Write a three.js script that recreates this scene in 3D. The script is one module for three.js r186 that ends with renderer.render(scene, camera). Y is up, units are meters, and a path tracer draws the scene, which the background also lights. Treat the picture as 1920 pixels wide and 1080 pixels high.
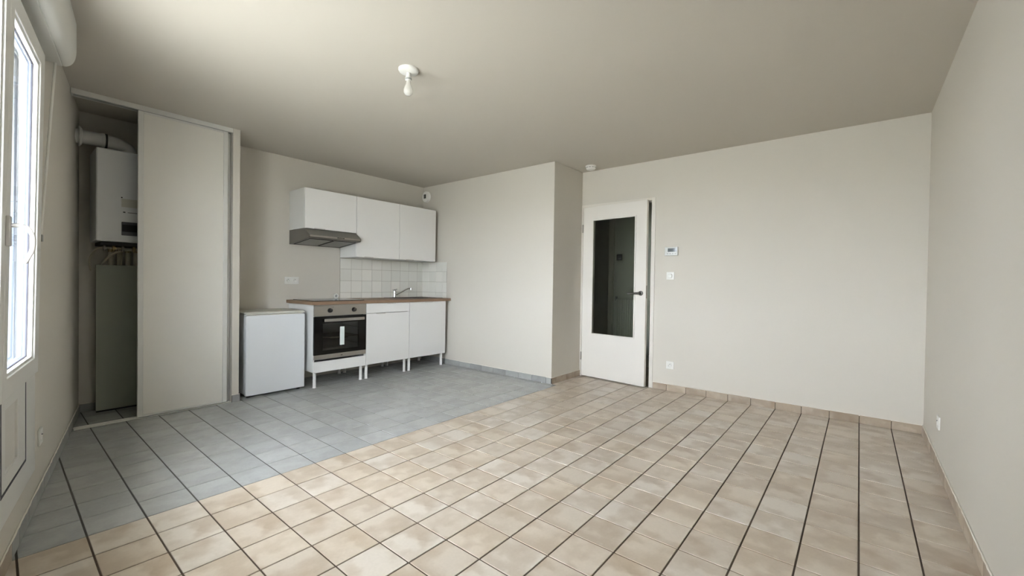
import * as THREE from 'three';
import { RoundedBoxGeometry } from 'three/addons/geometries/RoundedBoxGeometry.js';
import { mergeGeometries } from 'three/addons/utils/BufferGeometryUtils.js';
import { RectAreaLightUniformsLib } from 'three/addons/lights/RectAreaLightUniformsLib.js';

// ------------------------------------------------------------------ camera, sky, light, exposure
RectAreaLightUniformsLib.init();
const scene = new THREE.Scene();
const renderer = new THREE.WebGLRenderer({ antialias: true });
renderer.toneMapping = THREE.LinearToneMapping;
renderer.toneMappingExposure = 1.56;
renderer.shadowMap.enabled = true;

const camera = new THREE.PerspectiveCamera(68.33, 1920 / 1080, 0.03, 200);
camera.rotation.order = 'YXZ';
camera.position.set(-0.057, 1.131, 2.58);
camera.rotation.set(-0.0128, -0.8849, 0.0148);

scene.background = new THREE.Color(0.90, 0.965, 1.06);            // an even overcast sky; no lamp is lit
scene.backgroundIntensity = 18.0;
const DAYLIGHT = { color: 0xf2f8ff, intensity: 2.6 };           // area lights in the window openings, see makeWindow

// ------------------------------------------------------------------ helpers
let seed = 20240611;
const rnd = () => { seed = (seed * 1664525 + 1013904223) >>> 0; return seed / 4294967296; };
const rr = (a, b) => a + (b - a) * rnd();
const used = new Map();
function numbered(n) { const k = used.get(n) ?? 0; used.set(n, k + 1); return k ? `${n}_${String(k).padStart(3, '0')}` : n; }
function add(o, parent) {
  if (!parent) { o.name = numbered(o.name); scene.add(o); } else parent.add(o);
  return o;
}
function mesh(name, geo, mat, parent) {
  if (Array.isArray(geo)) geo = join(geo);
  const m = new THREE.Mesh(geo, mat);
  m.name = name; m.castShadow = m.receiveShadow = true;
  return add(m, parent);
}
function thing(name, label, category, pos = [0, 0, 0], turn = 0, group) {
  const g = new THREE.Group(); g.name = name; g.position.set(...pos); g.rotation.y = turn;
  g.userData = { label, category }; if (group) g.userData.group = group;
  return add(g);
}
function struct(name, geo, mat, label) {
  const o = geo ? mesh(name, geo, mat) : add(Object.assign(new THREE.Group(), { name }));
  o.userData.kind = 'structure'; if (label) o.userData.label = label;
  return o;
}
const tag = (o, label, category, group) => { Object.assign(o.userData, { label, category }); if (group) o.userData.group = group; return o; };
function join(list) {
  return list.length === 1 ? list[0] : mergeGeometries(list.map((g) => { const h = g.index ? g.toNonIndexed() : g; for (const k of Object.keys(h.attributes)) if (!['position', 'normal', 'uv'].includes(k)) h.deleteAttribute(k); return h; }));
}
// uv in metres by the dominant direction of the normal
function planar(g, s = 1, ox = 0, oy = 0) {
  const p = g.attributes.position, n = g.attributes.normal, uv = new Float32Array(p.count * 2);
  for (let i = 0; i < p.count; i++) {
    const ax = Math.abs(n.getX(i)), ay = Math.abs(n.getY(i)), az = Math.abs(n.getZ(i));
    let u, v;
    if (ay >= ax && ay >= az) { u = p.getX(i); v = p.getZ(i); } else if (ax >= az) { u = p.getZ(i); v = p.getY(i); } else { u = p.getX(i); v = p.getY(i); }
    uv[2 * i] = u * s + ox; uv[2 * i + 1] = v * s + oy;
  }
  g.setAttribute('uv', new THREE.BufferAttribute(uv, 2));
  return g;
}
// a box from its two corners, edges rounded by r
function bx(x0, y0, z0, x1, y1, z1, r = 0) {
  const w = x1 - x0, h = y1 - y0, d = z1 - z0;
  r = Math.min(r, w * 0.49, h * 0.49, d * 0.49);
  const g = r > 0 ? new RoundedBoxGeometry(w, h, d, 2, r) : new THREE.BoxGeometry(w, h, d);
  g.translate((x0 + x1) / 2, (y0 + y1) / 2, (z0 + z1) / 2);
  return planar(g);
}
function cyl(r0, r1, h, x, y, z, axis = 'y', seg = 24, open = false) {
  const g = new THREE.CylinderGeometry(r1, r0, h, seg, 1, open);   // r0 at the low end
  if (axis === 'x') g.rotateZ(-Math.PI / 2); if (axis === 'z') g.rotateX(Math.PI / 2);
  return g.translate(x, y, z);
}
function tube(pts, r, seg = 40, rs = 12) {
  const c = new THREE.CatmullRomCurve3(pts.map((p) => new THREE.Vector3(...p)), false, 'centripetal');
  return new THREE.TubeGeometry(c, seg, r, rs, false);
}
function lathe(pts, seg = 48) { return new THREE.LatheGeometry(pts.map((p) => new THREE.Vector2(...p)), seg); }
function rectShape(x0, y0, x1, y1) { const s = new THREE.Shape(); s.moveTo(x0, y0); s.lineTo(x1, y0); s.lineTo(x1, y1); s.lineTo(x0, y1); s.closePath(); return s; }
// a plate x0..x1, y0..y1 with rectangular holes, from z0 to z1
function plate(x0, y0, x1, y1, holes, z0, z1, bev = 0) {
  const s = rectShape(x0 + bev, y0 + bev, x1 - bev, y1 - bev);
  for (const [a, b, c, d] of holes) { const h = new THREE.Path(); h.moveTo(a - bev, b - bev); h.lineTo(a - bev, d + bev); h.lineTo(c + bev, d + bev); h.lineTo(c + bev, b - bev); h.closePath(); s.holes.push(h); }
  const g = new THREE.ExtrudeGeometry(s, { depth: z1 - z0 - 2 * bev, bevelEnabled: bev > 0, bevelSize: bev, bevelThickness: bev, bevelSegments: 2, curveSegments: 8 });
  return planar(g.translate(0, 0, z0 + bev));
}

// ------------------------------------------------------------------ textures
function noise2(seedN, n) {                       // periodic value noise on an n x n lattice
  let s = seedN >>> 0; const t = new Float32Array(n * n);
  for (let i = 0; i < t.length; i++) { s = (s * 1664525 + 1013904223) >>> 0; t[i] = s / 4294967296; }
  const f = (x) => x * x * (3 - 2 * x);
  return (u, v) => {
    const x = ((u % 1) + 1) % 1 * n, y = ((v % 1) + 1) % 1 * n, i = Math.floor(x) % n, j = Math.floor(y) % n, a = f(x - Math.floor(x)), b = f(y - Math.floor(y)), i1 = (i + 1) % n, j1 = (j + 1) % n;
    return (t[j * n + i] * (1 - a) + t[j * n + i1] * a) * (1 - b) + (t[j1 * n + i] * (1 - a) + t[j1 * n + i1] * a) * b;
  };
}
function texture(size, fill, srgb = true, w = size) {
  const d = new Uint8Array(w * size * 4);
  for (let y = 0; y < size; y++) for (let x = 0; x < w; x++) { const c = fill(x / w, y / size), o = (y * w + x) * 4; for (let k = 0; k < 3; k++) d[o + k] = Math.max(0, Math.min(255, c.length ? c[k] : c)); d[o + 3] = 255; }
  const t = new THREE.DataTexture(d, w, size); t.wrapS = t.wrapT = THREE.RepeatWrapping; t.magFilter = THREE.LinearFilter; t.minFilter = THREE.LinearMipmapLinearFilter; t.generateMipmaps = true;
  if (srgb) t.colorSpace = THREE.SRGBColorSpace; t.needsUpdate = true; return t;
}
const mix = (a, b, t) => a.map((v, i) => v + (b[i] - v) * t);
const sstep = (a, b, x) => { const t = Math.max(0, Math.min(1, (x - a) / (b - a))); return t * t * (3 - 2 * t); };
// cloudy glaze of the floor tiles; one repeat is 1.2 m
function glaze(pale, mid, dark, s0, spots) {
  const a = noise2(s0, 10), a2 = noise2(s0 + 7, 13), b = noise2(s0 + 1, 23), c = noise2(s0 + 2, 47), e = noise2(s0 + 3, 160), g = noise2(s0 + 4, 11), g2 = noise2(s0 + 5, 17);
  return texture(1024, (u, v) => {
    const wu = u + 0.018 * (c(u, v) - 0.5), wv = v + 0.018 * (c(v, u) - 0.5);
    const n = 0.3 * a(wu, wv) + 0.26 * a2(wu + 0.37, wv + 0.71) + 0.3 * b(wu, wv) + 0.1 * c(wu, wv) + 0.04 * e(u, v);
    let col = mix(mid, pale, sstep(0.34, 0.68, n));
    col = mix(col, dark, spots * sstep(0.52, 0.84, 0.5 * g(wu + 0.1, wv) + 0.36 * g2(wu, wv + 0.3) + 0.14 * b(wv, wu)));
    const sp = 4 * (e(v, u) - 0.5);
    return [col[0] + sp, col[1] + sp, col[2] + sp];
  });
}
const texBeige = glaze([206, 197, 184], [187, 175, 159], [165, 148, 128], 11, 0.7); 
const texGrey = glaze([182, 183, 181], [174, 175, 173], [166, 167, 165], 71, 0.5);
const uvScaleTile = 1 / 1.2;
const rollA = noise2(5, 256), rollB = noise2(6, 128), rollC = noise2(7, 24);
const texRoller = texture(512, (u, v) => 90 + 60 * rollA(u, v) + 50 * rollB(u, v) + 20 * rollC(u, v), false);      // paint roller stipple, 0.5 m
const wA = noise2(31, 64), wB = noise2(32, 256), wC = noise2(33, 12);
const texWood = texture(512, (u, v) => {                        // oak strips along u: one repeat is 1.2 x 0.6 m
  const strip = Math.floor(v * 12), off = ((strip * 0.37) % 1), len = Math.floor((u + off) * 2), h = ((Math.sin(strip * 12.9 + len * 78.2) * 43758.5) % 1 + 1) % 1;
  const grain = 0.5 * wB(u * 0.12 + off, v * 1.7) + 0.35 * wA(u * 0.3 + off, v * 3) + 0.15 * wC(u, v);
  const c = mix([146, 118, 96], [186, 160, 134], 0.55 * grain + 0.45 * h), j = Math.abs((v * 12) % 1 - 0.5) > 0.47 ? 0.86 : 1;
  return c.map((x) => x * j);
});
const texMesh = texture(64, (u, v) => (Math.sin(u * 50.265) * Math.sin(v * 50.265) > 0 ? 210 : 60), false);

// ------------------------------------------------------------------ materials
const P = (o) => new THREE.MeshPhysicalMaterial(o);
const M = {};
texRoller.repeat.set(2, 2);
M.wall = P({ color: 0xd3cec3, roughness: 0.72, bumpMap: texRoller, bumpScale: 0.0004 });
M.ceiling = P({ color: 0xc5bfb3, roughness: 0.85, bumpMap: texRoller, bumpScale: 0.0004 });
M.grout = P({ color: 0x4a3d31, roughness: 0.95 });
M.groutGrey = P({ color: 0x464541, roughness: 0.95 });
const tileMat = (map, tint, rough) => P({ color: tint, map, roughness: rough });
M.beige = [tileMat(texBeige, 0xffffff, 0.30), tileMat(texBeige, 0xf9f5f0, 0.29), tileMat(texBeige, 0xfcf8f2, 0.31), tileMat(texBeige, 0xf6f3ef, 0.29)];
M.grey = [tileMat(texGrey, 0xffffff, 0.23), tileMat(texGrey, 0xfafbfb, 0.22), tileMat(texGrey, 0xfcfcfb, 0.24), tileMat(texGrey, 0xf8f9f9, 0.22)];
M.skirtBeige = [P({ color: 0xe6dfd8, map: texBeige, roughness: 0.42 }), P({ color: 0xddd6ce, map: texBeige, roughness: 0.42 }), P({ color: 0xeee8e0, map: texBeige, roughness: 0.42 })];
M.skirtGrey = [P({ color: 0xe8e8e6, map: texGrey, roughness: 0.42 }), P({ color: 0xdcdcdb, map: texGrey, roughness: 0.42 }), P({ color: 0xf0f0ee, map: texGrey, roughness: 0.42 })];
M.caulk = P({ color: 0xe9e4d8, roughness: 0.7 });
M.pvc = P({ color: 0xe8e8e4, roughness: 0.32 });
M.pvcDim = P({ color: 0xdedcd6, roughness: 0.4 });
M.gasket = P({ color: 0x3b3a44, roughness: 0.6 });
M.glass = P({ color: 0xffffff, transmission: 1, roughness: 0, thickness: 0, ior: 1.5 });
M.doorGlass = P({ color: 0xc9cfc6, transmission: 1, roughness: 0.02, thickness: 0, ior: 1.5 });
M.doorPaint = P({ color: 0xe4e0d8, roughness: 0.45 });
M.framePaint = P({ color: 0xdfdad0, roughness: 0.5 });
M.slidePanel = P({ color: 0xe2dfd6, roughness: 0.5 });
M.slideProfile = P({ color: 0xd9d8d2, roughness: 0.35 });
M.cabinet = P({ color: 0xecebe8, roughness: 0.38 });
M.cabinetSide = P({ color: 0xe2e2de, roughness: 0.45 });
M.wood = P({ color: 0xdedad6, map: texWood, roughness: 0.5 });
M.steel = P({ color: 0x9c978e, roughness: 0.42, metalness: 0.55 });
M.steelDark = P({ color: 0x7d7972, roughness: 0.45, metalness: 0.5 });
M.sink = P({ color: 0x6f6862, roughness: 0.35, metalness: 0.6 });
M.pullSteel = P({ color: 0xcbc9c4, roughness: 0.4, metalness: 0.3 });
M.chrome = P({ color: 0xd8d8d6, roughness: 0.1, metalness: 1 });
M.handleGrey = P({ color: 0x6a6863, roughness: 0.38, metalness: 0.7 });
M.blackGlass = P({ color: 0x060606, roughness: 0.07, specularIntensity: 0.6 });
M.ovenGlass = P({ color: 0x8d9494, transmission: 1, roughness: 0.02, thickness: 0 });
M.black = P({ color: 0x0b0b0b, roughness: 0.5 });
M.ovenCavity = P({ color: 0x73767a, roughness: 0.5 });
M.sticker = P({ color: 0xdfe8e4, roughness: 0.6 });
M.fridge = P({ color: 0xe3e6e8, roughness: 0.3, clearcoat: 0.3, clearcoatRoughness: 0.2 });
M.fridgeTop = P({ color: 0xd3d2c6, roughness: 0.45 });
M.seal = P({ color: 0xb4b6bb, roughness: 0.7 });
M.handleWhite = P({ color: 0xd2cfca, roughness: 0.35 });
M.plastic = P({ color: 0xe9e8e2, roughness: 0.3 });
M.plasticGrey = P({ color: 0xa8aaa6, roughness: 0.4 });
M.dark = P({ color: 0x1c1c1a, roughness: 0.6 });
M.darkGrille = P({ color: 0x3a372c, roughness: 0.8 });
M.filter = P({ color: 0x8f8f8a, roughness: 0.45, metalness: 0.7, bumpMap: texMesh, bumpScale: 0.001 });
texMesh.repeat.set(12, 12);
M.backTile = [P({ color: 0xe6e5dd, roughness: 0.16 }), P({ color: 0xe2e1d9, roughness: 0.18 }), P({ color: 0xe9e7df, roughness: 0.15 })];
M.backGrout = P({ color: 0xa9a598, roughness: 0.9 });
M.boiler = P({ color: 0xd6d8d8, roughness: 0.35 });
M.boilerPanel = P({ color: 0x45474a, roughness: 0.3 });
M.flue = P({ color: 0xd9d9d4, roughness: 0.4 });
M.looseBoard = P({ color: 0x9fa394, roughness: 0.5 });
M.pipe = P({ color: 0xb7b09c, roughness: 0.5 });
M.brass = P({ color: 0x9a8a60, roughness: 0.4, metalness: 0.8 });
M.bulb = P({ color: 0xf2f1ec, transmission: 0.55, roughness: 0.12, thickness: 0, ior: 1.45 });
M.screen = P({ color: 0x5d6566, roughness: 0.08, clearcoat: 1 });
M.hallWall = P({ color: 0xc9c8bd, roughness: 0.8 });
M.outside = P({ color: 0xbcb9ae, roughness: 0.95 });
M.pvcRearDarkened = P({ color: 0x5f6873, roughness: 0.5 });  // rear frame tone, darkened to hold down its glare behind the glass
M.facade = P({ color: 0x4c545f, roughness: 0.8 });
M.box = P({ color: 0xdcdcd6, roughness: 0.5 });

// ------------------------------------------------------------------ plan of the room (metres)
const H = 2.489, XD = 4.519, ZR = 2.985, XP = 3.902, ZJ = -0.07, ZK = -2.35, ZB = -2.41, ZC = -1.831, XPART0 = 1.318, XPART1 = 1.375, XH = 4.6;
const P0 = new THREE.Vector3(0.286, 0, -1.805), TURN = Math.atan2(0.9859, 0.1671);   // window wall: local x = -s, local z = into the room
const leftX = (z) => 0.286 - 0.1695 * (z + 1.805);
const S_END = (ZR - P0.z) / 0.9859;
const atLeftWall = (o) => { o.position.copy(P0); o.rotation.y = TURN; return o; };

// ------------------------------------------------------------------ shell
struct('ceiling', [bx(-1.0, H, -2.6, 4.75, H + 0.2, 3.2)], M.ceiling, 'plain white ceiling');
struct('wall_kitchen', [bx(XPART1 - 0.02, 0, ZK - 0.2, XP, H, ZK)], M.wall, 'white wall behind the kitchen units');
struct('wall_closet', [bx(0.2, 0, ZB - 0.14, XPART1 - 0.02, H, ZB)], M.wall, 'white back wall of the boiler closet');
struct('wall_partition', [bx(XPART0, 0, ZB, XPART1, H, ZC, 0.002)], M.wall, 'narrow white partition between the closet and the refrigerator');
struct('wall_pier', [bx(XP, 0, ZK - 0.2, XH, H, ZJ, 0.003)], M.wall, 'projecting white wall between the kitchen corner and the glazed door');
const hallWall = (() => {                      // one slab with the door opening cut out
  const s = new THREE.Shape([[0.838, 0], [ZR + 0.2, 0], [ZR + 0.2, H], [ZJ, H], [ZJ, 2.076], [0.838, 2.076]].map(([a, b]) => new THREE.Vector2(a, b)));
  return planar(new THREE.ExtrudeGeometry(s, { depth: XH - XD, bevelEnabled: false }).rotateY(-Math.PI / 2).translate(XH, 0, 0));
})();
struct('wall_hall', [hallWall], M.wall, 'white wall with the glazed door and the thermostat');
struct('wall_right', [bx(-1.0, 0, ZR, XH + 0.1, H, ZR + 0.2)], M.wall, 'bare white wall on the right');
const WIN = { s0: 1.315, s1: 2.745, y0: 0.185, y1: 2.25 }, WIN2 = { s0: 2.92, s1: 3.74, y0: 0.185, y1: 2.25 };
{
  const pieces = [], t = -0.09;
  const col = (s0, s1, y0, y1) => pieces.push(bx(-s1, y0, t, -s0, y1, 0));
  col(-0.72, WIN.s0, 0, H); col(WIN.s1, WIN2.s0, 0, H); col(WIN2.s1, S_END + 0.1, 0, H);
  for (const w of [WIN, WIN2]) { col(w.s0, w.s1, 0, w.y0); col(w.s0, w.s1, w.y1, H); }
  atLeftWall(struct('wall_left', pieces, M.wall, 'white window wall on the left'));
}
struct('ground', [bx(-260, -3.4, -200, 10, -3.2, 200)], M.outside, 'pale paved ground outside, below the windows');
{
  const wing = atLeftWall(struct('added_wall_outside', [bx(2.2, -3.3, -6.0, 2.5, 7.0, -0.091)], M.facade, 'added blue-grey wing outside the left window, blocking part of the sky'));  // added wing, sized to keep sky light off the right wall
  for (let i = 0; i < 23; i++) mesh(i ? `board_${String(i).padStart(3, '0')}` : 'board', bx(2.185, -3.2, -5.98 + i * 0.25, 2.2, 7.0, -5.98 + i * 0.25 + 0.225, 0.004), M.facade, wing);
}

// floors: a grout bed with every tile on it
function clipHalf(poly, a, b, c) {               // keep a*x + b*z <= c
  const out = [];
  for (let i = 0; i < poly.length; i++) {
    const p = poly[i], q = poly[(i + 1) % poly.length], dp = a * p[0] + b * p[1] - c, dq = a * q[0] + b * q[1] - c;
    if (dp <= 0) out.push(p);
    if ((dp < 0 && dq > 0) || (dp > 0 && dq < 0)) { const t = dp / (dp - dq); out.push([p[0] + (q[0] - p[0]) * t, p[1] + (q[1] - p[1]) * t]); }
  }
  return out;
}
function tileGeo(poly, cx, cz, ou, ov, rot) {    // a small slab with an eased edge; poly in plan, counter-clockwise seen from above
  const area = poly.reduce((s, p, i) => { const q = poly[(i + 1) % poly.length]; return s + p[0] * q[1] - q[0] * p[1]; }, 0);
  if (area > 0) poly = [...poly].reverse();
  const n = poly.length, mx = poly.reduce((s, p) => s + p[0], 0) / n, mz = poly.reduce((s, p) => s + p[1], 0) / n;
  const ring = (k, y) => poly.map(([x, z]) => { const dx = x - mx, dz = z - mz, L = Math.hypot(dx, dz) || 1; return [x - dx / L * k * 1.41 - cx, y, z - dz / L * k * 1.41 - cz]; });
  const top = ring(0.0012, 0), mid = ring(0.0003, -0.0009), low = ring(0, -0.0028), bot = ring(0, -0.012), tri = [];
  for (let i = 1; i < n - 1; i++) tri.push(top[0], top[i], top[i + 1]);
  for (const [a, b] of [[top, mid], [mid, low], [low, bot]]) for (let i = 0; i < n; i++) { const j = (i + 1) % n; tri.push(a[i], b[i], b[j], a[i], b[j], a[j]); }
  const g = new THREE.BufferGeometry();
  g.setAttribute('position', new THREE.Float32BufferAttribute(tri.flat(), 3));
  g.computeVertexNormals();
  const uv = [], c = Math.cos(rot), s = Math.sin(rot);
  for (const [x, , z] of tri) uv.push((x * c - z * s) * uvScaleTile + ou, (x * s + z * c) * uvScaleTile + ov);
  g.setAttribute('uv', new THREE.Float32BufferAttribute(uv, 2));
  return g;
}
const camMatrix = (() => { camera.updateMatrixWorld(); camera.updateProjectionMatrix(); return new THREE.Matrix4().multiplyMatrices(camera.projectionMatrix, camera.matrixWorld.clone().invert()); })();
function seenArea(cells) {                        // rough size in the picture, only to choose which tiles are singled out
  const v = cells.map(([x, z]) => new THREE.Vector4(x, 0, z, 1).applyMatrix4(camMatrix));
  if (v.some((p) => p.w < 0.05)) return 0;
  const q = v.map((p) => [p.x / p.w, p.y / p.w]);
  if (q.every((p) => p[0] < -1) || q.every((p) => p[0] > 1) || q.every((p) => p[1] < -1)) return 0;
  return Math.abs(q.reduce((s, p, i) => { const r = q[(i + 1) % q.length]; return s + p[0] * r[1] - r[0] * p[1]; }, 0));
}
const PITCH = 0.2, GAP = 0.0034;
const wallLine = [-1, -0.1695, -(0.286 - 0.1695 * 1.805)];      // x >= leftX(z)  ->  -x - 0.1695 z <= -(...)
function layTiles(parent, regions, mats) {
  const variants = [], list = [];
  for (let i = 0; i < 14; i++) { const h = PITCH / 2 - GAP; variants.push(tileGeo([[-h, -h], [h, -h], [h, h], [-h, h]], 0, 0, rnd(), rnd(), Math.floor(rnd() * 4) * Math.PI / 2)); }
  for (const halves of regions)
    for (let i = -5; i < 24; i++) for (let j = -14; j < 16; j++) {
      const x0 = i * PITCH + GAP, x1 = (i + 1) * PITCH - GAP, z0 = j * PITCH + GAP, z1 = (j + 1) * PITCH - GAP;
      let poly = [[x0, z0], [x1, z0], [x1, z1], [x0, z1]];
      for (const h of halves) { poly = clipHalf(poly, ...h); if (poly.length < 3) break; }
      if (poly.length < 3) continue;
      const ar = Math.abs(poly.reduce((s, p, k) => { const q = poly[(k + 1) % poly.length]; return s + p[0] * q[1] - q[0] * p[1]; }, 0)) / 2;
      if (ar < 2e-4) continue;
      list.push({ poly, x: (x0 + x1) / 2, z: (z0 + z1) / 2, whole: ar > 0.999 * (x1 - x0) * (z1 - z0), seen: seenArea(poly) });
    }
  list.sort((a, b) => b.seen - a.seen);
  const rest = [];
  list.forEach((t, k) => {
    const geo = t.whole ? variants[Math.floor(rnd() * variants.length)] : tileGeo(t.poly, t.x, t.z, rnd(), rnd(), 0);
    if (k < 300 && t.seen > 0) {
      const m = mesh(k ? `tile_${String(k).padStart(3, '0')}` : 'tile', geo, mats[Math.floor(rnd() * mats.length)], parent);
      m.position.set(t.x, rr(-0.0006, 0), t.z); m.rotation.set(rr(-0.0006, 0.0006), 0, rr(-0.0006, 0.0006));
    } else rest.push(geo.clone().translate(t.x, 0, t.z));
  });
  if (rest.length) { const r = mesh('tile_field', rest, mats[0], parent); r.userData.kind = 'stuff'; }
}
const floorK = struct('floor_kitchen', [bx(-0.1, -0.14, ZB - 0.1, XP, -0.0035, 0)], M.groutGrey, 'grey tiled floor of the kitchen end');
layTiles(floorK, [[wallLine, [0, -1, -ZB], [1, 0, XP], [0, 1, 0]]], M.grey);
const floorB = struct('floor', [bx(-0.8, -0.14, 0, XH, -0.0035, ZR + 0.1), bx(XP, -0.14, ZJ, XH, -0.0035, 0)], M.grout, 'beige mottled tiled floor of the living room');
layTiles(floorB, [[wallLine, [0, -1, 0], [0, 1, ZR], [1, 0, XH]], [[-1, 0, -XP], [0, -1, -ZJ], [0, 1, 0], [1, 0, XH]]], M.beige);

// skirting: a row of cut tiles with a bead of white filler on top
function skirting(name, from, to, mats, phase, label, joint) {       // runs from -> to with the room on its left
  const root = struct(name, null, null, label), dx = to[0] - from[0], dz = to[1] - from[1], L = Math.hypot(dx, dz);
  root.position.set(from[0], 0, from[1]); root.rotation.y = Math.atan2(-dz, dx);
  const hgt = 0.066, th = 0.009;
  let a = 0, k = 0, edge = phase;
  while (a < L - 0.004) {
    const b = Math.min(edge, L), y1 = hgt + rr(-0.0012, 0.0012);
    if (b - a > 0.006) {
      const g = new RoundedBoxGeometry(b - a - 0.004, y1 + 0.002, th, 2, 0.0018); g.translate((a + b) / 2, (y1 + 0.0015) / 2, -th / 2 - rr(0, 0.0008));
      planar(g, uvScaleTile, rnd(), rnd());
      mesh(k ? `skirting_tile_${String(k).padStart(3, '0')}` : 'skirting_tile', g, mats[Math.floor(rnd() * mats.length)], root); k++;
    }
    a = b; edge += PITCH;
  }
  mesh('joint_bed', bx(0, 0.0005, -0.005, L, hgt - 0.003, 0), joint, root);
  const n = Math.ceil(L / 0.03), pts = [];
  for (let i = 0; i <= n; i++) pts.push([L * i / n, hgt + 0.001 + rr(-0.0012, 0.0018), -0.004 + rr(-0.001, 0.001)]);
  mesh('filler_bead', tube(pts, 0.0042, n * 2, 6), M.caulk, root);
  return root;
}
skirting('baseboard_pier', [XP, ZJ], [XP, ZK], M.skirtGrey, 0.07, 'grey tile skirting below the projecting wall', M.groutGrey);
skirting('baseboard_recess', [XD, ZJ], [XP, ZJ], M.skirtBeige, 0.12, 'beige tile skirting in the recess beside the door', M.grout);
skirting('baseboard_hall', [XD, ZR], [XD, 0.85], M.skirtBeige, 0.185, 'beige tile skirting below the thermostat wall', M.grout);
skirting('baseboard_right', [leftX(ZR), ZR], [XD, ZR], M.skirtBeige, 0.12, 'beige tile skirting of the right wall', M.grout);
skirting('baseboard_left', [leftX(ZB), ZB], [leftX(0), 0], M.skirtGrey, 0.11, 'grey tile skirting below the left window', M.groutGrey);
skirting('baseboard_left_front', [leftX(0), 0], [leftX(ZR), ZR], M.skirtBeige, 0.2, 'beige tile skirting at the near end of the window wall', M.grout);
skirting('baseboard_closet', [XPART0, ZB], [leftX(ZB), ZB], M.skirtGrey, 0.15, 'tile skirting inside the closet', M.groutGrey);
skirting('baseboard_partition', [XPART1 + 0.008, ZC], [XPART0, ZC], M.skirtGrey, 0.2, 'grey tile skirting at the foot of the partition', M.groutGrey);

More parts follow.
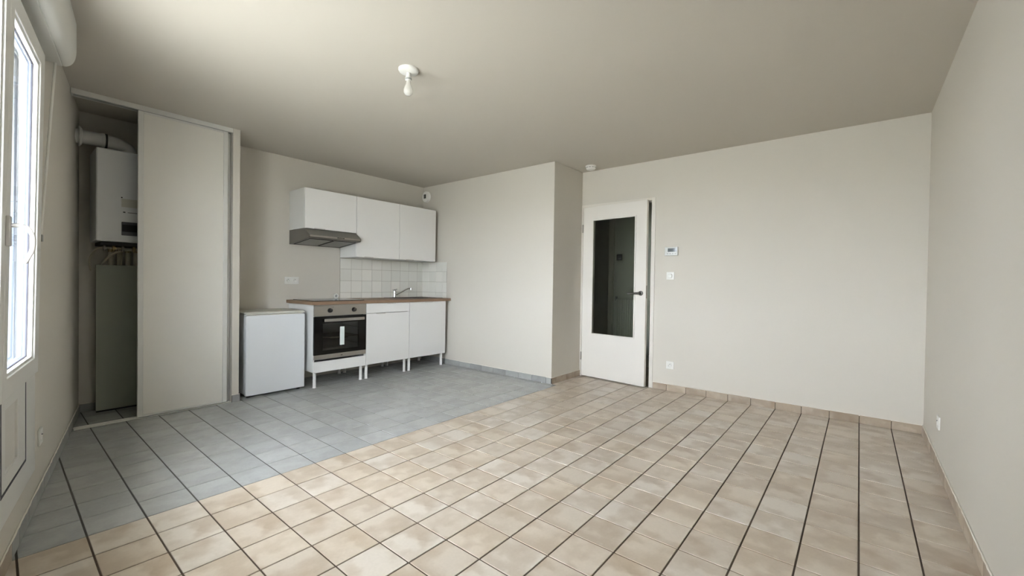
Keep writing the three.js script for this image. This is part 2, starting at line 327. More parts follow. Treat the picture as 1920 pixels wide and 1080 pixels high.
// ------------------------------------------------------------------ windows in the left wall (local: x = -s, z = into the room)
function makeWindow(name, w, label) {
  const root = atLeftWall(struct(name, null, null, label));
  const X0 = -w.s1, X1 = -w.s0, mid = (X0 + X1) / 2, yR = 0.655;                // yR: rail between the casements and the lower panels
  const lo = w.y0 + 0.115, hi = yR + 0.02, narrow = w.s1 - w.s0 < 1, lx = narrow ? 0.09 : 0.215, wide = narrow ? 0.06 : 0.15;
  mesh('outer_frame', [plate(X0, w.y0, X1, w.y1, [[X0 + lx, lo, mid - 0.045, hi], [mid + 0.045, lo, X1 - lx, hi], [X0 + 0.06, yR + 0.05, mid - 0.02, w.y1 - 0.06], [mid + 0.02, yR + 0.05, X1 - 0.06, w.y1 - 0.06]], -0.04, 0.004, 0.003)], M.pvc, root);
  mesh('outer_profile', [plate(X0, w.y0, X1, w.y1, [[X0 + 0.06, yR + 0.05, mid - 0.02, w.y1 - 0.06], [mid + 0.02, yR + 0.05, X1 - 0.06, w.y1 - 0.06]], -0.0752, -0.0545)], M.pvcRearDarkened, root);
  for (const [a, b, side] of [[mid + 0.0008, X1 - 0.018, 1], [X0 + 0.018, mid - 0.0008, -1]]) {
    // upper casement, a little proud of the frame and tilted a few millimetres into the room at its top
    const stA = side > 0 ? 0.062 : 0.095, stB = side > 0 ? 0.095 : 0.062, y0 = yR + 0.012, y1 = w.y1 - 0.055, st = 0.078;
    const gx0 = a + stA, gx1 = b - stB, gy0 = st, gy1 = y1 - y0 - st;
    const c = mesh('casement', [plate(a, 0, b, y1 - y0, [[gx0, gy0, gx1, gy1]], -0.030, 0, 0.003)], M.pvc, root);
    mesh('outer_profile', [plate(a + 0.004, 0.004, b - 0.004, y1 - y0 - 0.004, [[gx0, gy0, gx1, gy1]], -0.058, -0.0302)], M.pvcRearDarkened, c);
    c.position.set(0, y0, 0.016); c.rotation.x = THREE.MathUtils.degToRad(0.85);
    mesh('glazing_bead', [plate(gx0 - 0.002, gy0 - 0.002, gx1 + 0.002, gy1 + 0.002, [[gx0 + 0.012, gy0 + 0.012, gx1 - 0.012, gy1 - 0.012]], -0.026, -0.008, 0.002)], M.pvc, c);
    mesh('gasket', [plate(gx0 + 0.008, gy0 + 0.008, gx1 - 0.008, gy1 - 0.008, [[gx0 + 0.0155, gy0 + 0.0155, gx1 - 0.0155, gy1 - 0.0155]], -0.029, -0.024)], M.gasket, c);
    mesh('pane', [new THREE.PlaneGeometry(gx1 - gx0 + 0.01, gy1 - gy0 + 0.01).translate((gx0 + gx1) / 2, (gy0 + gy1) / 2, -0.032)], M.glass, c);
    mesh('outer_pane', [new THREE.PlaneGeometry(gx1 - gx0 + 0.01, gy1 - gy0 + 0.01).translate((gx0 + gx1) / 2, (gy0 + gy1) / 2, -0.048)], M.glass, c);
    // lower solid panel in a shadow gap
    const p0 = side > 0 ? mid + 0.057 : X0 + lx + 0.012, p1 = side > 0 ? X1 - lx - 0.012 : mid - 0.057, k0 = side > 0 ? 0.06 : wide, k1 = side > 0 ? wide : 0.06;
    const pb = mesh('lower_panel', [plate(p0, lo + 0.010, p1, hi - 0.004, [[p0 + k0, lo + 0.07, p1 - k1, hi - 0.06]], -0.04, 0.004, 0.002)], M.pvc, root);
    mesh('panel_infill', [bx(p0 + k0 - 0.004, lo + 0.066, -0.03, p1 - k1 + 0.004, hi - 0.056, -0.005)], M.pvcDim, pb);
    mesh('gap_shade_strip', [plate(p0 - 0.0118, lo + 0.0002, p1 + 0.0118, hi - 0.0002, [[p0 + 0.0002, lo + 0.0102, p1 - 0.0002, hi - 0.0042]], -0.02, 0.0048)], M.gasket, pb);  // dark strip fills the gap, its colour stands for the shade inside
  }
  mesh('added_dark_lining', [plate(X0 + 0.001, w.y0 + 0.001, X1 - 0.001, w.y1 - 0.001, [[X0 + 0.014, w.y0 + 0.014, X1 - 0.014, w.y1 - 0.014]], -0.092, -0.0755)], M.facade, root);  // added lining, its dark colour makes the reveal look less brightly lit
  // the daylight of this opening, an area light of the size of its glass just outside it
  const L = new THREE.RectAreaLight(DAYLIGHT.color, DAYLIGHT.intensity, w.s1 - w.s0 - 0.2, w.y1 - yR - 0.2);
  L.name = 'daylight'; L.position.set(mid, (w.y1 + yR) / 2, -0.10); L.rotation.y = Math.PI; root.add(L);
  return root;
}
const w1 = makeWindow('window_1', WIN, 'white two-leaf window with solid lower panels in the left wall');
makeWindow('window_2', WIN2, 'white two-leaf window nearer the camera, out of the picture');
{
  const mid = -(WIN.s0 + WIN.s1) / 2, z = 0.0255;
  const h = mesh('window_handle', [bx(mid - 0.014, 1.235, z - 0.002, mid + 0.014, 1.345, z + 0.012, 0.005)], M.handleWhite, w1);
  mesh('lever', [tube([[mid, 1.31, z + 0.008], [mid, 1.312, z + 0.035], [mid, 1.304, z + 0.052], [mid, 1.27, z + 0.064], [mid, 1.225, z + 0.062], [mid, 1.18, z + 0.046]], 0.0072, 48, 14), new THREE.SphereGeometry(0.0072, 14, 10).translate(mid, 1.18, z + 0.046)], M.handleWhite, h);
}
{
  const t = atLeftWall(thing('shutter_box', 'white rounded roller shutter box under the ceiling above the left window', 'shutter box'));
  const s = new THREE.Shape(), y0 = 2.252, d = 0.125;                          // profile: x = into the room, y = up
  s.moveTo(0.0015, y0); s.lineTo(0.040, y0); s.lineTo(0.042, y0 - 0.010); s.lineTo(0.070, y0 - 0.010); s.lineTo(0.073, y0 - 0.005); s.lineTo(0.077, y0 - 0.007); s.lineTo(0.084, y0 - 0.006); s.bezierCurveTo(d - 0.008, y0 + 0.006, d, y0 + 0.05, d, y0 + 0.10); s.lineTo(d, H - 0.0045); s.lineTo(0.0015, H - 0.0045); s.closePath();
  const len = 1.62, g = new THREE.ExtrudeGeometry(s, { depth: len, bevelEnabled: false, curveSegments: 14 });
  g.rotateY(-Math.PI / 2);                       // extrusion runs towards -x, the profile's x becomes z
  mesh('casing', planar(g.translate(-1.10, 0, 0)), M.box, t);
  const e = new THREE.ExtrudeGeometry(s, { depth: 0.006, bevelEnabled: true, bevelSize: 0.003, bevelOffset: -0.003, bevelThickness: 0.002, bevelSegments: 2, curveSegments: 14 });
  e.rotateY(-Math.PI / 2); mesh('end_cap', planar(e.translate(-1.092, 0, 0)), M.box, t);
  mesh('screw', cyl(0.004, 0.004, 0.004, -1.093, y0 + 0.022, 0.085, 'x', 12), M.dark, t);
  const r = atLeftWall(thing('crank_rod', 'thin white shutter crank rod hanging from the box beside the left window', 'crank'));
  mesh('rod', tube([[-1.125, y0 - 0.004, 0.05], [-1.128, 2.2, 0.048], [-1.19, 1.75, 0.03], [-1.245, 1.33, 0.014]], 0.0055, 40, 10), M.plastic, r);
  mesh('clip', bx(-1.258, 1.30, 0.001, -1.232, 1.335, 0.022, 0.003), M.plasticGrey, r);
}

// ------------------------------------------------------------------ closet: track, sliding doors
{
  const t1 = struct('trim_1', [bx(leftX(ZC) + 0.004, 2.452, ZC - 0.085, XPART0, H, ZC - 0.004, 0.002)], M.slideProfile, 'white top rail of the sliding closet doors');
  mesh('rail_groove', bx(leftX(ZC) + 0.02, 2.449, ZC - 0.05, XPART0 - 0.004, 2.452, ZC - 0.012), M.plasticGrey, t1);
  const t2 = struct('trim_2', [bx(leftX(-1.9) + 0.012, 0.0, ZC - 0.088, XPART0, 0.006, ZC - 0.012, 0.002)], M.slideProfile, 'pale floor track of the sliding closet doors');
  for (const a of [0.034, 0.068]) mesh('track_rib', bx(0.32, 0.006, ZC - a - 0.006, XPART0 - 0.01, 0.010, ZC - a), M.slideProfile, t2);
  const slide = (label, x0, x1, z) => {
    const t = thing('sliding_door', label, 'sliding door', [x0, 0, z], 0, 'sliding closet doors'), w = x1 - x0;
    mesh('door_panel', bx(0.03, 0.016, -0.018, w - 0.03, 2.444, -0.005), M.slidePanel, t);
    for (const a of [0, w - 0.036]) mesh('stile', [bx(a, 0.012, -0.026, a + 0.036, 2.446, 0, 0.004)], M.slideProfile, t);
    mesh('rail', [bx(0.036, 0.012, -0.022, w - 0.036, 0.03, -0.002, 0.002), bx(0.036, 2.43, -0.022, w - 0.036, 2.446, -0.002, 0.002)], M.slideProfile, t);
    return t;
  };
  slide('white sliding closet door pushed open, the front panel covering most of the opening', 0.665, 1.283, ZC - 0.008);
  slide('second white sliding closet door parked behind the front one, only its edge showing', 0.70, XPART0 - 0.006, ZC - 0.045);
}
// ------------------------------------------------------------------ closet: boiler, flue, pipes, loose board
{
  const zf = -2.05, t = thing('boiler', 'white wall-hung gas boiler in the dark closet above the loose board', 'boiler', [0.45, 1.412, zf]);
  mesh('casing', bx(0, 0, -0.358, 0.44, 0.735, 0, 0.012), M.boiler, t);
  const p = mesh('control_panel', bx(0.148, 0.055, -0.004, 0.40, 0.165, 0.006, 0.01), M.boilerPanel, t);
  mesh('display', bx(0.152, 0.085, 0.004, 0.396, 0.143, 0.009, 0.003), M.black, p);
  mesh('sticker', bx(0.148, 0.285, 0, 0.36, 0.352, 0.0012), P({ color: 0xbfbeb2, roughness: 0.6 }), t);
  mesh('brand_mark', [bx(0.158, 0.238, 0, 0.172, 0.248, 0.0015), bx(0.186, 0.240, 0, 0.30, 0.2445, 0.0015)], M.boilerPanel, t);
  for (const [x, y] of [[0.150, 0.36], [0.36, 0.36]]) mesh('screw', cyl(0.005, 0.005, 0.004, x, y, 0.001, 'z', 12), M.dark, t);
  mesh('base_tray', bx(0.03, -0.03, -0.33, 0.41, 0, -0.03, 0.004), M.dark, t);
  [0.06, 0.115, 0.17, 0.24, 0.31, 0.37].forEach((x, i) => mesh('valve', [cyl(0.010, 0.010, 0.044, x, -0.052, -0.09, 'y', 16), cyl(0.007, 0.012, 0.026, x, -0.052, -0.07, 'z', 6)], i % 2 ? M.brass : M.steelDark, t));
  const f = thing('flue_pipe', 'white flue pipe from the left wall bending down into the boiler', 'pipe');
  mesh('duct', [cyl(0.054, 0.054, 0.22, 0.40, 2.235, -2.2, 'x', 40), cyl(0.058, 0.058, 0.02, 0.505, 2.235, -2.2, 'x', 40)], M.flue, f);
  mesh('elbow', [tube([[0.515, 2.235, -2.2], [0.57, 2.233, -2.2], [0.62, 2.22, -2.2], [0.655, 2.20, -2.2], [0.664, 2.178, -2.2], [0.665, 2.168, -2.2]], 0.05, 40, 36), cyl(0.054, 0.054, 0.03, 0.665, 2.1635, -2.2, 'y', 36)], M.flue, f);
  mesh('collar', [lathe([[0.053, 0], [0.078, 0], [0.078, 0.008], [0.062, 0.02], [0.054, 0.022]], 40).rotateZ(-Math.PI / 2).translate(leftX(-2.2) + 0.012, 2.235, -2.2)], M.flue, f);
  mesh('black_ring', cyl(0.0585, 0.0585, 0.012, 0.524, 2.235, -2.2, 'x', 40), M.black, f);
  for (let i = 0; i < 5; i++) {
    const q = thing('heating_pipe', ['leftmost of the five beige vertical pipes below the boiler', 'second of the five beige vertical pipes from the left below the boiler', 'middle one of the five beige vertical pipes below the boiler', 'fourth of the five beige vertical pipes from the left below the boiler', 'rightmost of the five beige vertical pipes below the boiler'][i], 'pipe', [0.575 + i * 0.054, 0, -2.345], 0, 'pipes under the boiler');
    mesh('tube', cyl(0.0185, 0.0185, 1.345, 0, 0.6925, 0, 'y', 20), M.pipe, q);
    mesh('union_nut', cyl(0.021, 0.021, 0.024, 0, 1.352, 0, 'y', 6), M.brass, q);
  }
  tag(mesh('cable', tube([[0.50, 1.17, -2.338], [0.512, 1.225, -2.336], [0.535, 1.27, -2.30], [0.575, 1.32, -2.27], [0.64, 1.352, -2.24], [0.72, 1.358, -2.22], [0.80, 1.350, -2.21], [0.86, 1.358, -2.20]], 0.009, 60, 10), M.pipe), 'beige hose arching under the boiler in front of the vertical pipes', 'hose');
  tag(mesh('cable', tube([[0.452, 1.18, -2.34], [0.442, 1.24, -2.33], [0.452, 1.31, -2.30], [0.49, 1.365, -2.27], [0.56, 1.372, -2.22], [0.60, 1.372, -2.21], [0.63, 1.372, -2.205]], 0.006, 60, 10), M.pipe), 'thin beige hose looping left of the vertical pipes', 'hose');
  const b = thing('loose_board', 'tall pale board standing on the closet floor against the pipes', 'board', [0.478, 0, -2.30]);
  mesh('board', bx(0, 0.012, -0.018, 0.58, 1.228, 0, 0.002), M.looseBoard, b);
  mesh('under_gap_shade', bx(0.004, 0.0, -0.016, 0.576, 0.012, -0.002), M.dark, b);  // dark strip standing for the shadow gap under the board
}

// ------------------------------------------------------------------ refrigerator
{
  const t = thing('refrigerator', 'low white under-counter refrigerator between the partition and the oven unit', 'refrigerator', [1.437, 0, -1.848]);
  const w = 0.547;
  mesh('cabinet_body', bx(0.004, 0.03, -0.47, w - 0.004, 0.79, -0.052, 0.006), M.fridge, t);
  mesh('door_seal', bx(0.012, 0.05, -0.054, w - 0.012, 0.775, -0.044), M.seal, t);
  const d = mesh('door', bx(0, 0.022, -0.046, w, 0.782, 0, 0.009), M.fridge, t);
  mesh('handle_recess', [bx(0.02, 0.768, -0.040, w - 0.02, 0.787, -0.006, 0.006)], M.fridgeTop, d);
  mesh('worktop_lid', bx(-0.002, 0.79, -0.48, w + 0.002, 0.812, -0.03, 0.006), M.fridgeTop, t);
  mesh('edge_trim', bx(0, 0.79, -0.032, w, 0.806, -0.006, 0.005), M.fridgeTop, t);
  for (const [x, z] of [[0.04, -0.06], [w - 0.04, -0.06], [0.04, -0.42], [w - 0.04, -0.42]]) mesh('foot', cyl(0.016, 0.014, 0.034, x, 0.017, z, 'y', 14), M.dark, t);
}

// ------------------------------------------------------------------ kitchen base units
const ZF = -1.757, YB = 0.165, YT = 0.87;                        // front plane, underside and top of the carcasses
function carcass(t, w, name = 'carcass') {
  const z1 = -0.02, z0 = ZK - ZF + 0.002;                         // local: front plane at z = 0
  return mesh(name, [bx(0.001, YB, z0, 0.017, YT, z1, 0.001), bx(w - 0.017, YB, z0, w - 0.001, YT, z1, 0.001), bx(0.017, YB, z0, w - 0.017, YB + 0.016, z1), bx(0.017, YB, z0, w - 0.017, YT, z0 + 0.004)], M.cabinetSide, t);
}
function legs(t, w) { for (const [x, z] of [[0.035, -0.05], [w - 0.035, -0.05], [0.035, -0.52], [w - 0.035, -0.52]]) mesh('leg', [cyl(0.0165, 0.0165, YB - 0.006, x, (YB + 0.006) / 2, z, 'y', 20), cyl(0.0185, 0.018, 0.008, x, 0.004, z, 'y', 20)], M.cabinet, t); }
const edgePull = (x, y, z, w, s = 1) => [bx(x - w / 2, y - 0.0015, z - 0.012, x + w / 2, y + 0.0015, z + 0.012, 0.0012), bx(x - w / 2, y - (s > 0 ? 0.009 : 0), z + 0.010, x + w / 2, y + (s > 0 ? 0 : 0.009), z + 0.0125, 0.001)];
{
  const t = thing('oven_cabinet', 'white base unit on round legs holding the built-in oven', 'cabinet', [2.03, 0, ZF]);
  carcass(t, 0.6); legs(t, 0.6);
  mesh('plinth_drawer', bx(0.002, YB - 0.002, -0.018, 0.598, 0.276, 0, 0.0015), M.cabinet, t);
  const o = thing('oven', 'stainless steel built-in oven with black glass door and a white sticker', 'oven', [2.03, 0, ZF]);
  const x0 = 0.004, x1 = 0.596;
  mesh('housing', [plate(0.022, 0.29, 0.578, 0.865, [[0.05, 0.34, 0.55, 0.73]], -0.44, -0.024), bx(0.05, 0.34, -0.44, 0.55, 0.73, -0.43)], M.ovenCavity, o);
  const c = mesh('control_panel', bx(x0, 0.749, -0.018, x1, 0.868, 0.002, 0.002), M.steel, o);
  for (const x of [0.169, 0.444]) { const k = mesh('knob', [lathe([[0, 0.026], [0.017, 0.026], [0.0205, 0.023], [0.0215, 0.004], [0.0245, 0.002], [0.0245, 0], [0, 0]], 32).rotateX(Math.PI / 2).translate(x, 0.807, 0.002)], M.black, o); mesh('pointer', bx(x - 0.0012, 0.809, 0.0275, x + 0.0012, 0.825, 0.0292), M.steel, k); }
  mesh('indicator_lamp', cyl(0.003, 0.003, 0.003, 0.205, 0.842, 0.003, 'z', 12), M.black, o);
  const d = mesh('oven_door', [plate(x0, 0.345, x1, 0.745, [[0.094, 0.385, 0.506, 0.672]], -0.018, 0.004)], M.blackGlass, o);
  mesh('door_glass', [new THREE.PlaneGeometry(0.414, 0.289).translate(0.3, 0.5285, 0.0025)], M.ovenGlass, d);
  mesh('sticker', bx(0.283, 0.430, 0.0045, 0.334, 0.628, 0.0053), M.sticker, d);
  mesh('handle', [bx(0.100, 0.690, 0.020, 0.562, 0.721, 0.034, 0.005), bx(0.118, 0.697, 0.003, 0.14, 0.714, 0.022, 0.003), bx(0.522, 0.697, 0.003, 0.544, 0.714, 0.022, 0.003)], M.steel, d);
  const s = mesh('bottom_strip', bx(x0 + 0.004, 0.298, -0.018, x1, 0.346, 0.004, 0.002), M.steel, o);
  mesh('emblem', bx(0.294, 0.317, 0.0035, 0.316, 0.324, 0.0047, 0.0004), M.dark, s);
  const r = mesh('rack', bx(0.058, 0.512, -0.05, 0.542, 0.518, -0.044, 0.002), M.chrome, o);
  mesh('rear_bar', bx(0.058, 0.512, -0.40, 0.542, 0.518, -0.394, 0.002), M.chrome, r);
  for (let i = 0; i < 19; i++) mesh(i ? `rack_bar_${String(i).padStart(3, '0')}` : 'rack_bar', cyl(0.0022, 0.0022, 0.35, 0.07 + i * 0.0255, 0.516, -0.222, 'z', 6), M.chrome, r);
  mesh('grip', bx(0.20, 0.498, -0.040, 0.40, 0.51, -0.034, 0.002), M.chrome, r);
  for (const y of [0.42, 0.5, 0.6]) for (const x of [0.0505, 0.5455]) mesh('side_rail', bx(x, y, -0.42, x + 0.004, y + 0.004, -0.04), M.chrome, o);
}
{
  const t = thing('drawer_cabinet', 'white base unit with one drawer above a tall door, right of the oven', 'cabinet', [2.63, 0, ZF]);
  carcass(t, 0.6); legs(t, 0.6);
  const d = mesh('drawer_front', bx(0.002, 0.757, -0.018, 0.597, 0.866, 0, 0.0015), M.cabinet, t);
  mesh('pull', edgePull(0.33, 0.868, 0, 0.12), M.pullSteel, d);
  const f = mesh('door', bx(0.003, YB, -0.018, 0.597, 0.751, 0, 0.0015), M.cabinet, t);
  mesh('pull', edgePull(0.185, 0.752, 0, 0.12), M.pullSteel, f);
}
{
  const t = thing('sink_cabinet', 'white base unit with a single door below the sink in the corner', 'cabinet', [3.23, 0, ZF]);
  carcass(t, 0.6); legs(t, 0.6);
  const f = mesh('door', bx(0.003, YB, -0.018, 0.597, 0.866, 0, 0.0015), M.cabinet, t);
  mesh('pull', edgePull(0.30, 0.868, 0, 0.12), M.pullSteel, f);
}
const YW = 0.904;
const SINK = { x0: 3.21, x1: 3.855, z0: -2.28, z1: -1.85 };
{
  const s = rectShape(2.006, -1.738, XP - 0.002, -2.348);
  const sh = new THREE.Shape([[2.006, 1.738], [XP - 0.003, 1.738], [XP - 0.003, 2.348], [2.006, 2.348]].map((p) => new THREE.Vector2(...p)));
  const h = new THREE.Path(); h.moveTo(SINK.x0 + 0.02, 1.87); h.lineTo(SINK.x0 + 0.02, 2.26); h.lineTo(SINK.x1 - 0.02, 2.26); h.lineTo(SINK.x1 - 0.02, 1.87); h.closePath(); sh.holes.push(h);
  const g = new THREE.ExtrudeGeometry(sh, { depth: YW - YT - 0.004, bevelEnabled: true, bevelSize: 0.0015, bevelThickness: 0.002, bevelSegments: 2 });
  g.rotateX(-Math.PI / 2).translate(0, YT + 0.002, 0);
  planar(g, 1 / 1.2); const uv = g.attributes.uv; for (let i = 0; i < uv.count; i++) uv.setY(i, uv.getY(i) * 2);
  tag(mesh('worktop', g, M.wood), 'oak-coloured wooden worktop running over the three base units', 'worktop');
  const hob = thing('hob', 'flat black glass hob set in the left end of the wooden worktop', 'hob', [2.06, YW, -2.31]);
  mesh('glass_plate', bx(0, 0, 0, 0.575, 0.006, 0.505, 0.002), M.blackGlass, hob);
  for (const [x, z, r] of [[0.15, 0.14, 0.09], [0.42, 0.14, 0.075], [0.15, 0.36, 0.075], [0.42, 0.36, 0.09]]) mesh('heating_zone', lathe([[r - 0.002, 0.0061], [r - 0.002, 0.0066], [r, 0.0066], [r, 0.0061]], 48).translate(x, 0, z), M.plasticGrey, hob);
  const k = thing('sink', 'inset kitchen sink sunk in the right end of the worktop', 'sink', [0, YW + 0.0006, 0]);
  const e = 0.0035, zx = (a, b, c, d, y0, y1, r) => bx(a, y0, b, c, y1, d, r);
  mesh('rim', [zx(SINK.x0, SINK.z0, SINK.x1, SINK.z0 + 0.06, 0, 0.005, 0.002), zx(SINK.x0, SINK.z1 - 0.035, SINK.x1, SINK.z1, 0, 0.005, 0.002), zx(SINK.x0, SINK.z0 + 0.06, SINK.x0 + 0.05, SINK.z1 - 0.035, 0, 0.005, 0.002), zx(SINK.x1 - 0.05, SINK.z0 + 0.06, SINK.x1, SINK.z1 - 0.035, 0, 0.005, 0.002)], M.sink, k);
  const a = SINK.x0 + 0.048, b = SINK.x1 - 0.048, c = SINK.z0 + 0.058, d = SINK.z1 - 0.033;
  mesh('bowl', [bx(a, -0.16, c, b, -0.157, d), bx(a, -0.16, c, a + e, 0.002, d), bx(b - e, -0.16, c, b, 0.002, d), bx(a, -0.16, c, b, 0.002, c + e), bx(a, -0.16, d - e, b, 0.002, d)], M.sink, k);
  mesh('drain', lathe([[0, 0.002], [0.03, 0.003], [0.042, 0.0005], [0.042, 0]], 28).translate((a + b) / 2, -0.157, (c + d) / 2), M.chrome, k);
  const f = thing('faucet', 'chrome single-lever mixer tap standing behind the sink', 'faucet', [3.345, YW + 0.005, -2.235]);
  mesh('body', lathe([[0, 0], [0.026, 0], [0.026, 0.004], [0.021, 0.010], [0.0205, 0.085], [0.017, 0.095], [0, 0.097]], 32), M.chrome, f);
  mesh('spout', [tube([[0.012, 0.03, 0.006], [0.07, 0.066, 0.035], [0.13, 0.105, 0.065], [0.165, 0.123, 0.085], [0.185, 0.126, 0.095]], 0.0085, 40, 14), cyl(0.0135, 0.0125, 0.03, 0.192, 0.115, 0.099, 'y', 20)], M.chrome, f);
  mesh('lever', [bx(-0.016, 0.098, -0.010, 0.05, 0.108, 0.012, 0.004).rotateZ(0.16)], M.chrome, f);
}
// wall units, hood
function wallUnit(x, y0, label, px) {
  const t = thing('wall_cabinet', label, 'cabinet', [x, y0, -1.98], 0, 'white wall cabinets'), h = 2.11 - y0, zb = ZK + 1.98 + 0.001;
  mesh('carcass', [bx(0.001, 0, zb, 0.599, h, -0.02, 0.001)], M.cabinetSide, t);
  const d = mesh('door', bx(0.0028, 0.001, -0.018, 0.5972, h, 0, 0.0015), M.cabinet, t);
  mesh('pull', edgePull(px, 0.000, 0, 0.12, -1), M.pullSteel, d);
}
wallUnit(2.03, 1.68, 'short white wall cabinet directly above the range hood', 0.16);
wallUnit(2.63, 1.405, 'tall white wall cabinet in the middle, right of the range hood', 0.16);
wallUnit(3.23, 1.405, 'tall white wall cabinet at the right end beside the extract vent', 0.16);
{
  const t = thing('range_hood', 'grey metal range hood with two filters under the short wall cabinet', 'range hood', [2.03, 0, 0]);
  const prof = new THREE.Shape([[-ZK - 0.001, 1.522], [1.89, 1.572], [1.876, 1.582], [1.876, 1.604], [1.985, 1.677], [-ZK - 0.001, 1.677]].map(([a, b]) => new THREE.Vector2(-a, b)));
  const g = new THREE.ExtrudeGeometry(prof, { depth: 0.596, bevelEnabled: false }); g.rotateY(Math.PI / 2);                    // profile x -> -z, depth -> x
  const pos = g.attributes.position; for (let i = 0; i < pos.count; i++) pos.setZ(i, -pos.getZ(i));
  const idx = []; for (let i = 0; i < pos.count; i += 3) idx.push(i, i + 2, i + 1);
  const gg = g.clone(); gg.setIndex(idx); const body = gg.toNonIndexed(); body.computeVertexNormals();
  mesh('canopy', planar(body.translate(0.002, 0, 0)), M.steelDark, t);
  // underside: slope from the wall to the lip
  const y = (z) => 1.522 + (z - ZK) * (0.05 / 0.46) - 0.0005;
  const panel = (x0, x1, z0, z1, th) => { const b = bx(x0, -th, z0, x1, 0, z1, 0.001), p = b.attributes.position; for (let i = 0; i < p.count; i++) p.setY(i, p.getY(i) + y(p.getZ(i))); b.computeVertexNormals(); return b; };
  for (const [a, b] of [[0.03, 0.292], [0.304, 0.566]]) { const f = mesh('filter', panel(a, b, -2.30, -1.925, 0.003), M.filter, t); mesh('filter_frame', [panel(a, b, -2.30, -2.292, 0.005), panel(a, b, -1.933, -1.925, 0.005), panel(a, a + 0.007, -2.30, -1.925, 0.005), panel(b - 0.007, b, -2.30, -1.925, 0.005)], M.dark, f); }
  mesh('lip_strip', bx(0.01, 1.584, -1.8765, 0.586, 1.602, -1.873, 0.001), M.steel, t);
  for (let i = 0; i < 4; i++) mesh('button', bx(0.31 + i * 0.022, 1.588, -1.874, 0.324 + i * 0.022, 1.598, -1.870, 0.001), M.dark, t);
}
// tiled splashback on two walls
{
  const back = (name, label, pos, turn, L, xs) => {
    const t = thing(name, label, 'wall tiles', pos, turn, 'splashback tiling');
    mesh('grout_bed', bx(0, 0, 0.0003, L, 0.493, 0.004), M.backGrout, t);
    let n = 0;
    for (let r = 0; r < 4; r++) for (let c = 0; c < Math.ceil(L / 0.146) + 1; c++) {
      const x0 = Math.max(0, xs + (c - 1) * 0.146 + 0.0015), x1 = Math.min(L, xs + c * 0.146 - 0.0015), y0 = Math.max(0, 0.073 + (r - 1) * 0.146 + 0.0015), y1 = Math.min(0.494, 0.073 + r * 0.146 - 0.0015);
      if (x1 - x0 < 0.01 || y1 - y0 < 0.01) continue;
      const m = mesh(n ? `tile_${String(n).padStart(3, '0')}` : 'tile', new RoundedBoxGeometry(x1 - x0, y1 - y0, 0.0055, 1, 0.0012).translate((x0 + x1) / 2, (y0 + y1) / 2, 0.0040 + rr(0, 0.0004)), M.backTile[Math.floor(rnd() * 3)], t); n++;
      m.rotation.y = rr(-0.0006, 0.0006);
    }
  };
  back('splashback', 'cream square wall tiles behind the worktop under the two tall wall cabinets', [2.632, YW, ZK], 0, XP - 2.632 - 0.001, 0.146);
  back('splashback', 'cream square wall tiles on the projecting wall at the right end of the worktop', [XP, YW, ZK + 0.006], -Math.PI / 2, 0.52, 0.146);
}
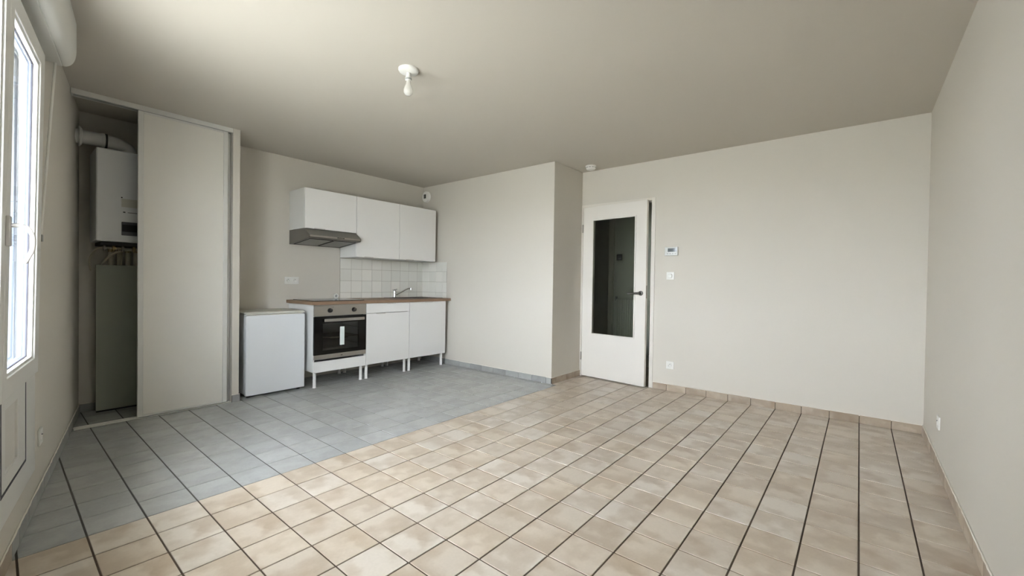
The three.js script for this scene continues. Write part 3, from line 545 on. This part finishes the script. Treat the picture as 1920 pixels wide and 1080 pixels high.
// ------------------------------------------------------------------ fittings on the walls and the ceiling
function socketPlate(t, x, plateMat = M.plastic) {                // local: z out of the wall
  const p = mesh('cover_plate', [plate(x - 0.04, -0.04, x + 0.04, 0.04, [[x - 0.021, -0.021, x + 0.021, 0.021]], 0, 0.009, 0.0025)], plateMat, t);
  mesh('socket_well', [lathe([[0, 0.002], [0.019, 0.002], [0.0195, 0.010], [0.0235, 0.0105], [0.0245, 0.0085], [0.0305, 0.0085], [0.0305, 0.002]], 36).rotateX(Math.PI / 2).translate(x, 0, 0)], M.plastic, p);
  mesh('pin_hole', [cyl(0.0026, 0.0026, 0.001, x - 0.0095, 0, 0.003, 'z', 10), cyl(0.0026, 0.0026, 0.001, x + 0.0095, 0, 0.003, 'z', 10), cyl(0.0024, 0.002, 0.012, x, 0.011, 0.008, 'z', 10)], M.dark, p);
}
{
  const a = thing('wall_socket', 'white double wall socket left of the hob beneath the range hood', 'socket', [2.06, 1.118, ZK], 0, 'white wall sockets');
  socketPlate(a, -0.037); socketPlate(a, 0.037);
  const b = thing('wall_socket', 'white wall socket low on the wall right of the glazed door', 'socket', [XD, 0.275, 1.032], -Math.PI / 2, 'white wall sockets');
  socketPlate(b, 0);
  const c = thing('wall_socket', 'white wall socket on the right wall just above the skirting', 'socket', [3.70, 0.292, ZR], Math.PI, 'white wall sockets');
  socketPlate(c, 0);
  const d = thing('wall_socket', 'white wall socket beside the lower panel of the left window', 'socket', [0, 0, 0], TURN, 'white wall sockets');
  d.position.copy(new THREE.Vector3(-1.18, 0.31, 0.0).applyAxisAngle(new THREE.Vector3(0, 1, 0), TURN).add(P0)); socketPlate(d, 0);
  const s = thing('light_switch', 'small white rotary switch under the thermostat, right of the door', 'switch', [XD, 1.228, 1.018], -Math.PI / 2);
  mesh('cover_plate', plate(-0.04, -0.04, 0.04, 0.04, [[-0.02, -0.02, 0.02, 0.02]], 0, 0.009, 0.002), M.plastic, s);
  mesh('dial', lathe([[0, 0.020], [0.018, 0.020], [0.021, 0.017], [0.022, 0.009], [0.029, 0.008], [0.029, 0.002]], 36).rotateX(Math.PI / 2), M.plastic, s);
  const t = thing('thermostat', 'grey-white thermostat with a dark display beside the glazed door', 'thermostat', [XD, 1.488, 1.028], -Math.PI / 2);
  mesh('housing', bx(-0.068, -0.046, 0, 0.068, 0.046, 0.026, 0.005), P({ color: 0xcfd1cd, roughness: 0.3 }), t);
  mesh('display', bx(-0.036, -0.006, 0.025, 0.056, 0.032, 0.0272, 0.001), M.screen, t);
  for (let i = 0; i < 4; i++) mesh('button', bx(-0.045 + i * 0.027, -0.030, 0.025, -0.029 + i * 0.027, -0.021, 0.0275, 0.001), M.plasticGrey, t);
  const k = thing('round_cap', 'small round white cap with a grey centre behind the hob', 'cap', [2.575, 0.937, ZK]);
  mesh('ring', lathe([[0.017, 0.004], [0.017, 0.026], [0.020, 0.030], [0.028, 0.030], [0.031, 0.026], [0.031, 0]], 32).rotateX(Math.PI / 2), M.plastic, k);
  mesh('centre', cyl(0.017, 0.017, 0.02, 0, 0, 0.010, 'z', 24), M.plasticGrey, k);
}
{
  const v = thing('extract_vent', 'round white extract vent high in the corner beside the wall cabinets', 'vent', [XP, 2.343, -2.266], -Math.PI / 2);
  mesh('flange', lathe([[0.050, 0.030], [0.068, 0.034], [0.076, 0.028], [0.080, 0.010], [0.080, 0]], 48).rotateX(Math.PI / 2), M.plastic, v);
  mesh('face', [plate(-0.055, -0.055, 0.055, 0.055, [[-0.046, -0.022, 0.010, 0.038]], 0.020, 0.031, 0.001)], M.plastic, v);
  const g = mesh('grille', bx(-0.048, -0.024, 0.014, 0.012, 0.040, 0.024), M.darkGrille, v);
  for (let i = 0; i < 4; i++) mesh('slat', bx(-0.046, -0.013 + i * 0.012, 0.023, -0.012, -0.0110 + i * 0.012, 0.029), M.plasticGrey, g);
  const d = thing('smoke_detector', 'round white smoke detector on the ceiling above the glazed door', 'smoke detector', [4.31, H, 0.155]);
  mesh('base', cyl(0.058, 0.06, 0.012, 0, -0.006, 0, 'y', 48), M.plastic, d);
  mesh('dome', lathe([[0, -0.046], [0.034, -0.045], [0.047, -0.040], [0.054, -0.028], [0.054, -0.0145], [0.050, -0.012]], 48), M.plastic, d);
  for (let i = 0; i < 10; i++) { const s = mesh('slot', bx(-0.011, -0.0245, 0.0515, 0.011, -0.0205, 0.0555), M.dark, d); s.rotation.y = i * Math.PI / 5; }
  const l = thing('ceiling_lamp', 'bare unlit bulb in a white holder under a round ceiling rose', 'lamp', [1.63, H, 0.315]);
  mesh('ceiling_rose', lathe([[0, -0.024], [0.030, -0.0235], [0.058, -0.018], [0.0625, -0.010], [0.0625, 0]], 48), M.plastic, l);
  const hd = mesh('lamp_holder', [lathe([[0, -0.074], [0.016, -0.074], [0.0195, -0.070], [0.0195, -0.052], [0.016, -0.048], [0.0135, -0.024]], 32)], M.plastic, l);
  mesh('holder_ring', lathe([[0.0198, -0.058], [0.0215, -0.060], [0.0215, -0.068], [0.0198, -0.070]], 32), M.plasticGrey, hd);
  mesh('bulb', lathe([[0.0135, -0.072], [0.0138, -0.086], [0.018, -0.100], [0.0275, -0.122], [0.030, -0.138], [0.0275, -0.153], [0.018, -0.164], [0.006, -0.168], [0, -0.1682]], 36), M.bulb, l);
}

// ------------------------------------------------------------------ glazed door and the hall behind it
{
  const d = struct('door_1', null, null, 'white glazed door standing slightly ajar');
  const z0 = ZJ, z1 = 0.845, yt = 2.085, xf = XD - 0.008;
  mesh('door_frame', [bx(xf, 0, z1 - 0.042, XH, yt, z1, 0.002), bx(xf, 0, z0, XH, yt, z0 + 0.024, 0.002), bx(xf, yt - 0.03, z0 + 0.024, XH, yt, z1 - 0.042, 0.002), bx(XD + 0.045, 0, z1 - 0.056, XH - 0.002, yt - 0.044, z1 - 0.042), bx(XD + 0.045, yt - 0.044, z0 + 0.024, XH - 0.002, yt - 0.03, z1 - 0.042), bx(XD + 0.045, 0, z0 + 0.024, XH - 0.002, yt - 0.044, z0 + 0.036)], M.framePaint, d);
  const W = 0.826, Hd = 2.04, th = 0.04;
  const leaf = mesh('door_leaf', [plate(0, 0.012, W, 0.012 + Hd, [[0.142, 0.535, 0.690, 1.888]], -th, 0, 0.0015)], M.doorPaint, d);
  // local: x from the hinge to the free edge, z out of the room side
  leaf.position.set(XD - 0.010, 0, ZJ + 0.028); leaf.rotation.y = -Math.PI / 2 - THREE.MathUtils.degToRad(4.9);
  mesh('glazing_bead', [plate(0.130, 0.523, 0.702, 1.900, [[0.146, 0.539, 0.686, 1.884]], 0, 0.007, 0.002)], M.doorPaint, leaf);
  mesh('glass_pane', [new THREE.PlaneGeometry(0.552, 1.36).translate(0.416, 1.2115, -0.012)], M.doorGlass, leaf);
  mesh('handle', [lathe([[0, 0.012], [0.020, 0.012], [0.025, 0.009], [0.0255, 0]], 36).rotateX(Math.PI / 2).translate(0.770, 1.035, 0), tube([[0.770, 1.035, 0.01], [0.770, 1.035, 0.040], [0.762, 1.034, 0.052], [0.740, 1.033, 0.055], [0.645, 1.028, 0.055]], 0.0115, 48, 14), new THREE.SphereGeometry(0.0115, 14, 10).translate(0.645, 1.028, 0.055)], M.handleGrey, leaf);
  mesh('lock_plate', [bx(W - 0.0005, 0.98, -0.03, W + 0.0008, 1.12, -0.01)], M.steel, leaf);
  for (const y of [0.25, 1.80]) mesh('hinge', [cyl(0.008, 0.008, 0.09, -0.004, y, 0.006, 'y', 16), cyl(0.0055, 0.0055, 0.10, -0.004, y, 0.006, 'y', 12)], M.steel, leaf);
  // hall
  const xw = 5.62;
  struct('floor_hall', [bx(XH, -0.14, -1.4, 6.9, -0.002, 2.0)], M.beige[0], 'dark hall floor behind the door');
  struct('ceiling_hall', [bx(XH + 0.15, H, -1.5, 6.9, H + 0.1, 2.1)], M.hallWall, 'hall ceiling behind the door');
  struct('wall_hall_far', [bx(xw, 0, -0.17, xw + 0.1, H, 2.0)], M.hallWall, 'hall wall behind the glazed door');
  struct('wall_hall_side', [bx(XH, 0, -1.5, 6.9, H, -1.4), bx(XH, 0, 1.6, xw, H, 1.7), bx(6.8, 0, -1.4, 6.9, H, -0.07), bx(xw + 0.1, 0, -0.17, 6.9, H, -0.07)], M.hallWall, 'dark walls at the end of the hall');
  struct('trim_3', [bx(xw - 0.02, 0, -0.245, xw + 0.1, 2.1, -0.165, 0.003)], M.framePaint, 'door casing in the hall');
  const sw = thing('wall_switch', 'dark square switch on the hall wall seen through the door glass', 'switch', [xw, 1.515, -0.085], -Math.PI / 2);
  mesh('cover_plate', bx(-0.042, -0.042, 0, 0.042, 0.042, 0.01, 0.003), M.dark, sw);
  mesh('rocker', bx(-0.026, -0.026, 0.009, 0.026, 0.026, 0.013, 0.002), M.boilerPanel, sw);
  const ra = thing('radiator', 'white ribbed radiator on the hall wall seen through the door glass', 'radiator', [xw - 0.03, 0.16, -0.11], 0);
  for (let i = 0; i < 14; i++) mesh(i ? `rib_${String(i).padStart(3, '0')}` : 'rib', bx(-0.05, 0, 0.018 + i * 0.034, -0.035, 0.76, 0.018 + i * 0.034 + 0.024, 0.006), M.hallWall, ra);
  mesh('back_panel', bx(-0.036, 0.01, 0.014, 0.0, 0.75, 0.5, 0.004), M.hallWall, ra);
  mesh('bracket', [bx(-0.002, 0.1, 0.1, 0.03, 0.14, 0.12), bx(-0.002, 0.6, 0.38, 0.03, 0.64, 0.40)], M.plasticGrey, ra);
  mesh('valve', [cyl(0.014, 0.018, 0.06, -0.02, 0.765, 0.006, 'y', 16)], M.plasticGrey, ra);
}
renderer.render(scene, camera);
